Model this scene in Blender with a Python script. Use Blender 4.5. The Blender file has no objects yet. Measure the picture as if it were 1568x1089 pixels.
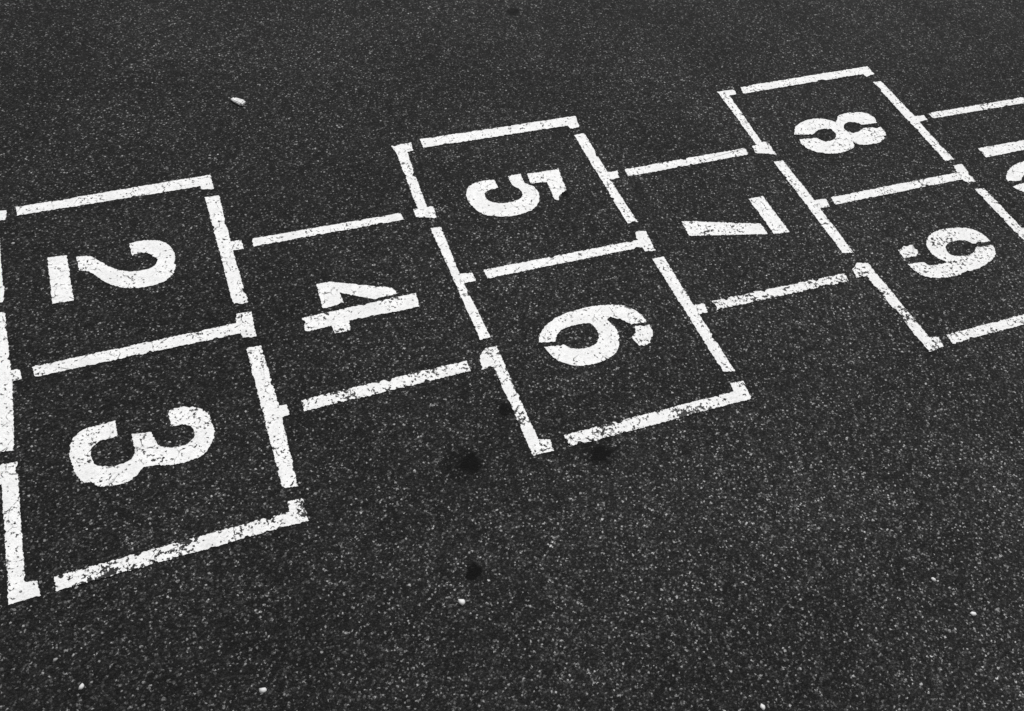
import bpy, bmesh, math, random
import numpy as np
from mathutils import Matrix, Vector, noise
random.seed(4); rng=np.random.default_rng(7)
sc=bpy.context.scene
COL=bpy.context.collection

# ------------------------------------------------------------------ ground plan (millimetres, +y towards the viewer)
# each stencilled patch of paint: list of corners; a trailing c marks a sharp corner (digits), wear 0..1
def pl(s):
    r=[]
    for t in s.split():
        c=t.endswith('c'); t=t.rstrip('c'); x,y=t.split(',')
        r.append((float(x)/1000,-float(y)/1000,c))
    return r
def allc(s): return [(x,y,True) for x,y,_ in pl(s)]
DIG={
'number_1':[(allc('-308,392 -92,392 -92,428 -308,428'),.3),(allc('-160,352 -120,352 -112,386 -140,386'),.3)],
'number_2':[(allc('91,137 124,141 126,258 90,256'),.25),
 (pl('140,149c 163,152c 178,170 198,195 219,210 241,216 261,215 274,206 277,195 270,181 256,171 236,173c 235,140c 251,138 275,141 294,152 307,173 309,202 304,231 290,249 268,258 242,259 217,253 199,243 183,227 169,209 158,194 142,185c'),.25)],
'number_3':[(pl('143,543c 116,545 97,558 90,581 92,615 102,642 124,659 152,665 177,661 193,644c 213,648 240,654 264,654 285,648 302,629 309,604 306,575 293,556 269,546 246,547c 245,581c 263,581 275,589 278,605 270,618 252,622 229,616 219,605 214,581c 184,576c 185,609 178,623 161,629 142,627 125,617 120,598 125,582 139,575 163,574c 163,542c'),.40)],
'number_4':[(allc('497,410 712,408 708,442 577,440 573,463 545,461 544,442 497,444'),.46),
 (allc('542,335 570,338 673,384 679,400 634,402 578,369 579,396 539,398'),.25)],
'number_5':[(pl('994,143c 1023,144c 1022,174c 1036,190 1037,217 1021,244 996,257 962,260 923,251 899,231 889,194 895,167 909,150 937,144 963,147c 962,172c 940,175 928,186 930,205 949,218 978,220 1000,212 1005,194 994,174c'),.25),
 (pl('1037,147c 1108,151c 1099,217c 1085,222 1070,241c 1063,235c 1069,182c 1032,178c'),.3)],
'number_6':[(pl('889,586c 901,565 927,546 966,534 1017,532 1060,541 1087,556 1102,583 1102,598c 1071,594c 1057,576 1034,569 1039,596 1033,624 1014,648 979,660 942,658 916,644 900,624 894,598c 930,604c 944,617 970,623 991,616 1003,598 999,572 982,566 952,567 932,574 918,593c'),.36),
 (pl('1076,600c 1105,605c 1101,627 1086,644 1064,649c 1058,624c 1070,615'),.6)],
'number_7':[(allc('1293,367 1454,419 1452,451 1289,411'),.48),(allc('1467,344 1502,345 1501,458 1465,454'),.3)],
'number_8':[(pl('1683,178c 1704,152 1735,140 1771,139 1799,154 1807,163c 1827,143 1863,140 1895,148 1910,167 1905,191c 1861,187c 1851,174 1826,173 1813,187 1817,203 1840,207 1860,199c 1904,205c 1900,232 1875,252 1840,255 1811,245 1807,232c 1797,253 1764,262 1724,258 1695,241 1682,219 1686,196c 1728,202c 1740,217 1767,217 1782,201 1778,183 1753,177 1726,189c'),.35)],
'number_9':[(pl('1692,608c 1729,613c 1737,625 1761,628 1779,627 1764,607 1764,579 1781,556 1812,542 1852,543 1889,554 1908,575 1912,601c 1869,597c 1859,584 1829,578 1805,587 1799,609 1815,619 1847,621 1871,606c 1909,612c 1897,637 1869,652 1826,661 1770,665 1723,657 1699,639'),.5),
 (pl('1698,569c 1722,560 1741,561c 1738,580 1727,593c 1695,592c'),.65)],
}
def arc(cx,cy,rx,ry,a0,a1,n):
    return [((cx+rx*math.cos(math.radians(a0+(a1-a0)*i/n)))/1000,-(cy+ry*math.sin(math.radians(a0+(a1-a0)*i/n)))/1000,True) for i in range(n+1)]
DIG['number_10']=[(allc('2090,334 2305,338 2305,368 2087,366'),.3),
 (arc(2192,460,112,61,188,352,22)+arc(2192,460,76,26,350,190,18),.25),
 (arc(2192,460,112,61,172,8,22)+arc(2192,460,76,26,10,170,18),.25)]
LINES=[
('-10,-12 31,-12 27,14 14,15 13,190 15,192 12,230 -27,212 -27,189 -15,187 -9,15',.3),
('-5,250 13,254 15,389 29,391 30,413 16,413 11,554 -10,550',.3),
('-27,589 -10,575 14,578 11,790 27,793 30,818 -12,818 -10,612 -28,612',.4),
('47,-15 411,-16 409,28 387,24 385,14 47,9',.3),
('389,49 416,50 414,183 434,185 433,210 413,208 415,347 389,345',.34),
('48,391 385,390 390,368 416,370 413,429 390,426 389,415 50,414',.4),
('391,451 416,453 418,589 430,591 431,611 417,614 413,751 389,747',.44),
('50,794 390,791 391,772 415,775 414,815 51,818',.76),
('454,187 746,193 749,213 452,208',.35),
('456,588 749,588 749,612 455,612',.66),
('787,-12 831,-12 827,14 814,15 802,190 815,192 812,227 773,212 773,189 783,187 791,15',.34),
('853,-18 1216,-10 1209,29 1186,30 1185,18 851,11',.3),
('791,250 812,252 806,384 831,388 830,410 806,409 809,549 789,549',.3),
('774,589 787,570 812,572 809,781 828,788 826,811 789,809 791,614 769,614',.6),
('1186,54 1211,53 1206,188 1230,188 1226,209 1202,211 1204,346 1181,344',.34),
('854,387 1180,393 1184,370 1208,373 1203,430 1181,428 1180,414 853,410',.34),
('1186,450 1211,451 1209,585 1230,585 1227,609 1208,608 1207,751 1185,746',.48),
('853,787 1182,791 1185,772 1211,775 1204,814 851,812',.72),
('1248,188 1546,191 1541,213 1244,211',.35),
('1248,585 1547,593 1544,615 1246,608',.76),
('1584,-12 1629,-9 1625,8 1606,9 1594,183 1607,185 1604,229 1560,213 1565,190 1577,188 1584,14',.35),
('1650,-15 2016,-14 2013,19 1986,24 1984,12 1643,10',.35),
('1990,47 2013,50 2012,191 2037,193 2035,211 2009,212 2006,353 1982,351',.4),
('1585,250 1608,251 1607,386 1634,389 1628,413 1605,411 1600,549 1577,543',.35),
('1570,589 1590,575 1612,583 1614,788 1633,793 1628,816 1592,819 1588,613 1565,611',.64),
('1648,388 1984,393 1990,370 2014,371 2006,432 1984,428 1980,416 1645,411',.45),
('1987,451 2011,455 2009,585 2030,587 2028,610 2008,610 2006,753 1984,750',.6),
('1651,792 1982,795 1985,774 2011,776 2006,816 1649,815',.55),
('2053,190 2346,196 2344,217 2052,210',.5),
('2053,588 2346,592 2344,615 2052,610',.4),
('2390,188 2414,188 2414,385 2390,385',.3),('2390,412 2414,412 2414,612 2390,612',.3),
('-346,188 -50,190 -50,212 -346,210',.3),('-346,588 -50,589 -50,612 -346,610',.5),
('-412,188 -388,188 -388,385 -412,385',.3),('-412,412 -388,412 -388,612 -412,612',.3),
]
def smooth(pts):
    n=len(pts); out=[]
    for i in range(n):
        p0,p1,p2,p3=[np.array(pts[(i+k)%n][:2]) for k in (-1,0,1,2)]
        c1=pts[i][2]; c2=pts[(i+1)%n][2]
        m1=(p2-p0)/2 if not c1 else (p2-p1)
        m2=(p3-p1)/2 if not c2 else (p2-p1)
        L=np.linalg.norm(p2-p1); k=max(1,int(L/0.0018))
        for j in range(k):
            t=j/k
            q=(2*t**3-3*t**2+1)*p1+(t**3-2*t**2+t)*m1+(-2*t**3+3*t**2)*p2+(t**3-t**2)*m2
            out.append(q)
    return out
PAINT_Z=0.0012
ALLP=[]
def patch_object(name,patches,mat):
    vs=[];fs=[];wear=[]
    for pts,w in patches:
        q=smooth(pts); n=len(q)
        base=len(vs)
        ar=sum(q[k][0]*q[(k+1)%n][1]-q[(k+1)%n][0]*q[k][1] for k in range(n)); s=1 if ar>0 else -1
        for i,p in enumerate(q):
            t=q[(i+1)%n]-q[i-1]; L=np.linalg.norm(t)+1e-9; nr=np.array([t[1],-t[0]])/L
            v=Vector((p[0],p[1],0.3))
            a=noise.noise(v*160)*0.0013+noise.noise(v*380)*(0.0013+.001*w)+noise.noise(v*45)*0.0009
            ch=noise.noise(v*75+Vector((9,3,1)))                 # chips out of the edge
            a2=-max(0,ch-(.45-.2*w))*0.014*(0.4+w)
            pp=p+nr*s*(a+a2)
            vs.append((pp[0],pp[1],PAINT_Z))
        fs.append(list(range(base,base+n)) if ar>0 else list(range(base+n-1,base-1,-1)))
        wear.append(w); ALLP.append(np.array([v[:2] for v in vs[base:]]))
    me=bpy.data.meshes.new(name); me.from_pydata(vs,[],fs)
    at=me.attributes.new('wear','FLOAT','FACE'); at.data.foreach_set('value',wear)
    me.materials.append(mat)
    o=bpy.data.objects.new(name,me); COL.objects.link(o); return o

# ------------------------------------------------------------------ node helpers
def N(nt,t,**k):
    n=nt.nodes.new(t)
    for a,b in k.items(): setattr(n,a,b)
    return n
def ramp(nt,src,stops,interp='LINEAR'):
    r=N(nt,'ShaderNodeValToRGB'); e=r.color_ramp; e.interpolation=interp
    while len(e.elements)<len(stops): e.elements.new(0.5)
    for i,(p,c) in enumerate(stops):
        e.elements[i].position=p; e.elements[i].color=(c,c,c,1)
    nt.links.new(src,r.inputs[0]); return r.outputs[0]
def math_(nt,op,a,b=None,clamp=False):
    m=N(nt,'ShaderNodeMath',operation=op); m.use_clamp=clamp
    for i,v in enumerate((a,b)):
        if v is None: continue
        if isinstance(v,(int,float)): m.inputs[i].default_value=v
        else: nt.links.new(v,m.inputs[i])
    return m.outputs[0]
def voro(nt,co,scale,feature='F1'):
    v=N(nt,'ShaderNodeTexVoronoi',voronoi_dimensions='2D',feature=feature)
    v.inputs['Scale'].default_value=scale; nt.links.new(co,v.inputs['Vector']); return v
def nois(nt,co,scale,detail=2,rough=.5,dist=0):
    v=N(nt,'ShaderNodeTexNoise',noise_dimensions='2D')
    v.inputs['Scale'].default_value=scale; v.inputs['Detail'].default_value=detail
    v.inputs['Roughness'].default_value=rough; v.inputs['Distortion'].default_value=dist
    nt.links.new(co,v.inputs['Vector']); return v
def sep0(nt,col):
    s=N(nt,'ShaderNodeSeparateColor'); nt.links.new(col,s.inputs[0]); return s.outputs
def asphalt(nt,stains=()):
    g=N(nt,'ShaderNodeNewGeometry').outputs['Position']
    w=nois(nt,g,420,0)
    wv=N(nt,'ShaderNodeVectorMath',operation='SCALE'); wv.inputs['Scale'].default_value=0.003
    nt.links.new(w.outputs['Color'],wv.inputs[0])
    ad=N(nt,'ShaderNodeVectorMath',operation='ADD'); nt.links.new(g,ad.inputs[0]); nt.links.new(wv.outputs[0],ad.inputs[1])
    p=ad.outputs[0]
    f1=voro(nt,p,390); s1=sep0(nt,f1.outputs['Color'])
    f2=voro(nt,p,165); s2=sep0(nt,f2.outputs['Color'])
    fine=ramp(nt,s1[0],[(0,.007),(.5,.013),(.74,.023),(.87,.044),(.955,.10),(1,.30)])
    e1=ramp(nt,f1.outputs['Distance'],[(0.25,1),(.62,.45)])
    a=math_(nt,'MULTIPLY',fine,e1)
    m2=math_(nt,'MULTIPLY',ramp(nt,s2[1],[(.90,0),(.92,1)]),ramp(nt,f2.outputs['Distance'],[(.22,1),(.38,0)]))
    c2=ramp(nt,s2[2],[(0,.012),(.5,.032),(.85,.08),(1,.34)])
    m=N(nt,'ShaderNodeMix',data_type='FLOAT'); nt.links.new(m2,m.inputs[0]); nt.links.new(a,m.inputs[2]); nt.links.new(c2,m.inputs[3]); a=m.outputs[0]
    big=nois(nt,g,3.5,2,.6); a=math_(nt,'MULTIPLY',a,ramp(nt,big.outputs[0],[(.3,.78),(.7,1.2)]))
    mid=nois(nt,g,42,2,.65); a=math_(nt,'MULTIPLY',a,ramp(nt,mid.outputs[0],[(.3,.7),(.7,1.28)]))
    if stains:
        # asphalt colour gets gradually paler towards a point on the near right side
        d=N(nt,'ShaderNodeVectorMath',operation='DISTANCE'); nt.links.new(g,d.inputs[0]); d.inputs[1].default_value=(1.5,-1.25,0)
        a=math_(nt,'MULTIPLY',a,ramp(nt,math_(nt,'DIVIDE',d.outputs['Value'],1.5),[(.1,1.5),(1,1)]))
        a_=N(nt,'ShaderNodeVectorMath',operation='MULTIPLY_ADD')
        sb=N(nt,'ShaderNodeVectorMath',operation='SUBTRACT'); nt.links.new(mid.outputs['Color'],sb.inputs[0]); sb.inputs[1].default_value=(.5,.5,.5)
        nt.links.new(sb.outputs[0],a_.inputs[0]); a_.inputs[1].default_value=(.025,.025,0); nt.links.new(g,a_.inputs[2])
        for (x,y,r,k) in stains:
            d=N(nt,'ShaderNodeVectorMath',operation='DISTANCE'); nt.links.new(a_.outputs[0],d.inputs[0]); d.inputs[1].default_value=(x,y,0)
            q=math_(nt,'DIVIDE',d.outputs['Value'],r)
            a=math_(nt,'MULTIPLY',a,ramp(nt,q,[(.6,k),(1.0,1)]))
    hgt=math_(nt,'ADD',math_(nt,'MULTIPLY',math_(nt,'SUBTRACT',1,f1.outputs['Distance']),.5),math_(nt,'MULTIPLY',s1[1],.65))
    return g,a,hgt,s1,f2,s2
# ------------------------------------------------------------------ materials
STAINS=[(.685,-.792,.024,.02),(.672,-.79,.042,.4),(.898,-.842,.022,.08),(.903,-.825,.042,.5),(.627,-.975,.016,.03),(.779,-.709,.016,.06),(1.093,-.228,.014,.03),(1.228,.441,.020,.1),(.53,-.87,.03,.65)]
ma=bpy.data.materials.new('asphalt'); ma.use_nodes=True; nt=ma.node_tree; b=nt.nodes['Principled BSDF']
g,a,hg,*_=asphalt(nt,STAINS)
cc=N(nt,'ShaderNodeCombineColor'); [nt.links.new(a,cc.inputs[i]) for i in range(3)]
nt.links.new(cc.outputs[0],b.inputs['Base Color']); b.inputs['Roughness'].default_value=.8; b.inputs['Specular IOR Level'].default_value=.14
bp=N(nt,'ShaderNodeBump'); bp.inputs['Strength'].default_value=1; bp.inputs['Distance'].default_value=.0017
nt.links.new(hg,bp.inputs['Height']); nt.links.new(bp.outputs[0],b.inputs['Normal'])

mp=bpy.data.materials.new('worn_white_paint'); mp.use_nodes=True; nt=mp.node_tree; b=nt.nodes['Principled BSDF']
g,a,hg,s1,f2,s2=asphalt(nt)
at=N(nt,'ShaderNodeAttribute',attribute_name='wear').outputs['Fac']
pn=nois(nt,g,150,2,.65); bn=nois(nt,g,20,2,.6)
amt=math_(nt,'ADD',pn.outputs[0],math_(nt,'MULTIPLY',math_(nt,'SUBTRACT',bn.outputs[0],.43),math_(nt,'ADD',math_(nt,'MULTIPLY',at,1.0),.15)))
thr=math_(nt,'SUBTRACT',.755,math_(nt,'MULTIPLY',at,.15))
pits=math_(nt,'MULTIPLY',math_(nt,'SUBTRACT',amt,thr),22,True)
# single stones showing through
sp=math_(nt,'GREATER_THAN',math_(nt,'ADD',s2[0],math_(nt,'MULTIPLY',at,.08)),.965)
sp=math_(nt,'MULTIPLY',sp,ramp(nt,f2.outputs['Distance'],[(.2,.9),(.36,0)]))
# hairline cracks
ws=N(nt,'ShaderNodeVectorMath',operation='SCALE'); ws.inputs['Scale'].default_value=.06; nt.links.new(bn.outputs['Color'],ws.inputs[0])
wa=N(nt,'ShaderNodeVectorMath',operation='ADD'); nt.links.new(g,wa.inputs[0]); nt.links.new(ws.outputs[0],wa.inputs[1])
ve=voro(nt,wa.outputs[0],22,'DISTANCE_TO_EDGE'); cr=ramp(nt,ve.outputs['Distance'],[(.012,1),(.028,0)])
cr=math_(nt,'MULTIPLY',cr,math_(nt,'MULTIPLY',math_(nt,'SUBTRACT',pn.outputs[0],.42),9,True))
cr=math_(nt,'MULTIPLY',cr,ramp(nt,bn.outputs[0],[(.41,0),(.49,1)]))
mask=math_(nt,'MAXIMUM',math_(nt,'MAXIMUM',pits,sp),math_(nt,'MULTIPLY',cr,.9))
white=ramp(nt,bn.outputs[0],[(.25,.70),(.6,.80)])
white=math_(nt,'MULTIPLY',white,ramp(nt,s1[0],[(0,.80),(.3,1)]))
mx=N(nt,'ShaderNodeMix',data_type='FLOAT'); nt.links.new(mask,mx.inputs[0]); nt.links.new(white,mx.inputs[2]); nt.links.new(a,mx.inputs[3])
cc=N(nt,'ShaderNodeCombineColor'); [nt.links.new(mx.outputs[0],cc.inputs[i]) for i in range(3)]
nt.links.new(cc.outputs[0],b.inputs['Base Color']); b.inputs['Roughness'].default_value=.6; b.inputs['Specular IOR Level'].default_value=.25
bp=N(nt,'ShaderNodeBump'); bp.inputs['Strength'].default_value=.5; bp.inputs['Distance'].default_value=.001
nt.links.new(hg,bp.inputs['Height']); nt.links.new(bp.outputs[0],b.inputs['Normal'])

mg=bpy.data.materials.new('stone_grit'); mg.use_nodes=True; nt=mg.node_tree; b=nt.nodes['Principled BSDF']
t=N(nt,'ShaderNodeAttribute',attribute_name='tone').outputs['Fac']
cc=N(nt,'ShaderNodeCombineColor'); [nt.links.new(t,cc.inputs[i]) for i in range(3)]
nt.links.new(cc.outputs[0],b.inputs['Base Color']); b.inputs['Roughness'].default_value=.7

# ------------------------------------------------------------------ asphalt sheet
me=bpy.data.meshes.new('asphalt_pavement'); me.from_pydata([(-150,-150,0),(150,-150,0),(150,150,0),(-150,150,0)],[],[(0,1,2,3)]); me.materials.append(ma)
COL.objects.link(bpy.data.objects.new('asphalt_pavement',me))

# ------------------------------------------------------------------ painted hopscotch
root=bpy.data.objects.new('painted_hopscotch_grid',None); COL.objects.link(root)
for n,l in DIG.items(): patch_object(n,l,mp).parent=root
patch_object('outline_strokes',[(allc(s),w) for s,w in LINES],mp).parent=root

# ------------------------------------------------------------------ loose and embedded grit: one mesh
def inside(P,x,y):
    c=np.zeros(len(x),bool); xs,ys=P[:,0],P[:,1]; j=len(P)-1
    for i in range(len(P)):
        if ys[i]!=ys[j]:
            m=((ys[i]>y)!=(ys[j]>y))&(x<(xs[j]-xs[i])*(y-ys[i])/(ys[j]-ys[i])+xs[i]); c^=m
        j=i
    return c
Np=24000
x=rng.uniform(-.7,3.2,Np); y=rng.uniform(-1.9,1.3,Np)
keep=np.ones(Np,bool)
for P in ALLP:
    lo=P.min(0)-.002; hi=P.max(0)+.002
    m=np.where((x>lo[0])&(x<hi[0])&(y>lo[1])&(y<hi[1]))[0]
    if len(m): keep[m[inside(P,x[m],y[m])]]=False
for (sx_,sy_,r_,k_) in STAINS: keep&=((x-sx_)**2+(y-sy_)**2)>(r_*.9)**2
x=x[keep];y=y[keep];n=len(x)
r=0.0006+rng.gamma(1.2,0.00042,n); r=np.minimum(r,.0036)
tone=np.clip(rng.gamma(.6,.11,n)+.012,0,.6)
special=[(1.333,-1.282,.0054,.66),(.594,-1.016,.0052,.62),(1.309,-1.214,.0050,.6),(.041,-.920,.0044,.25),(.070,-.970,.0058,.55),(.946,-1.300,.0048,.6),(.296,-1.052,.0048,.6)]
for s in special:
    x=np.append(x,s[0]);y=np.append(y,s[1]);r=np.append(r,s[2]);tone=np.append(tone,s[3])
n=len(x)
bm=bmesh.new(); bmesh.ops.create_icosphere(bm,subdivisions=1,radius=1); bm.verts.ensure_lookup_table()
V=np.array([v.co[:] for v in bm.verts]); F=np.array([[v.index for v in f.verts] for f in bm.faces]); bm.free()
th=rng.uniform(0,6.283,n); sx=rng.uniform(.7,1.35,n); sy=rng.uniform(.65,1.1,n); sz=rng.uniform(.25,.45,n)
W=V[None]*(1+rng.uniform(-.35,.3,(n,len(V),1)))
X=W[...,0]*(r*sx)[:,None]; Y=W[...,1]*(r*sy)[:,None]; Z=W[...,2]*(r*sz)[:,None]+(r*.03)[:,None]
co,si=np.cos(th)[:,None],np.sin(th)[:,None]
VV=np.stack([X*co-Y*si+x[:,None],X*si+Y*co+y[:,None],Z],-1).reshape(-1,3)
FF=(F[None]+(np.arange(n)*len(V))[:,None,None]).reshape(-1,3)
me=bpy.data.meshes.new('loose_grit')
me.vertices.add(len(VV)); me.vertices.foreach_set('co',VV.ravel())
me.loops.add(FF.size); me.loops.foreach_set('vertex_index',FF.ravel().astype(np.int32))
me.polygons.add(len(FF)); me.polygons.foreach_set('loop_start',(np.arange(len(FF))*3).astype(np.int32)); me.polygons.foreach_set('loop_total',np.full(len(FF),3,np.int32))
me.update(calc_edges=True); me.validate()
at=me.attributes.new('tone','FLOAT','FACE'); at.data.foreach_set('value',np.repeat(tone,len(F)).astype(np.float32))
me.materials.append(mg); COL.objects.link(bpy.data.objects.new('loose_grit',me))

# ------------------------------------------------------------------ little white chip lying above box 4
mc=bpy.data.materials.new('pale_stone'); mc.use_nodes=True; nt=mc.node_tree; b=nt.nodes['Principled BSDF']
g=N(nt,'ShaderNodeNewGeometry').outputs['Position']; q=nois(nt,g,220,3); c=ramp(nt,q.outputs[0],[(.35,.4),(.6,.8)])
nt.links.new(c,b.inputs['Base Color']); b.inputs['Roughness'].default_value=.8
bm=bmesh.new(); bmesh.ops.create_cube(bm,size=1)
bmesh.ops.bevel(bm,geom=bm.edges[:],offset=.16,segments=2,affect='EDGES')
for v in bm.verts:
    k=1+.18*noise.noise(v.co*2.3); v.co=Vector((v.co.x*.031*k,v.co.y*.014*k*(1+.5*v.co.x),v.co.z*.006))
me=bpy.data.meshes.new('white_pebble'); bm.to_mesh(me); bm.free(); me.materials.append(mc)
o=bpy.data.objects.new('white_pebble',me); o.location=(.509,.237,.0030); o.rotation_euler=(0,0,math.radians(-46)); COL.objects.link(o)

# ------------------------------------------------------------------ camera
cam=bpy.data.cameras.new('camera'); cob=bpy.data.objects.new('camera',cam); COL.objects.link(cob)
Rm=[[0.931397880939596,0.22295591497784387,-0.2877301641427645],[-0.3531793455016477,0.7448541325349638,-0.5660889251315679],[0.08810412755516883,0.6288743763439394,0.7724989847797625]]
M=Matrix.Identity(4)
for i in range(3):
    for j in range(3): M[i][j]=Rm[i][j]
M.translation=Vector((0.3329812564743919,-1.580201154738718,1.338367577250028))
cob.matrix_world=M; cam.sensor_width=36; cam.lens=1.8949675995*18; cam.clip_start=.01; cam.clip_end=1000; sc.camera=cob

# ------------------------------------------------------------------ daylight
el=math.radians(52); az=math.radians(60)   # sun direction: azimuth measured from +X
sun=bpy.data.lights.new('sun','SUN'); sun.energy=3.2; sun.angle=math.radians(.5); sun.color=(1,.995,.99)
so=bpy.data.objects.new('sun',sun); COL.objects.link(so)
d=Vector((math.cos(el)*math.cos(az),math.cos(el)*math.sin(az),math.sin(el))); so.rotation_euler=d.to_track_quat('Z','Y').to_euler(); so.location=d*10
w=bpy.data.worlds.new('World'); sc.world=w; w.use_nodes=True; nt=w.node_tree; bg=nt.nodes['Background']
sk=N(nt,'ShaderNodeTexSky',sky_type='NISHITA'); sk.sun_disc=False; sk.sun_elevation=el; sk.sun_rotation=math.pi/2-az
hs=N(nt,'ShaderNodeHueSaturation'); hs.inputs['Saturation'].default_value=0
nt.links.new(sk.outputs[0],hs.inputs['Color']); nt.links.new(hs.outputs[0],bg.inputs[0]); bg.inputs[1].default_value=.1
sc.view_settings.view_transform='Standard'; sc.view_settings.look='None'; sc.view_settings.exposure=0
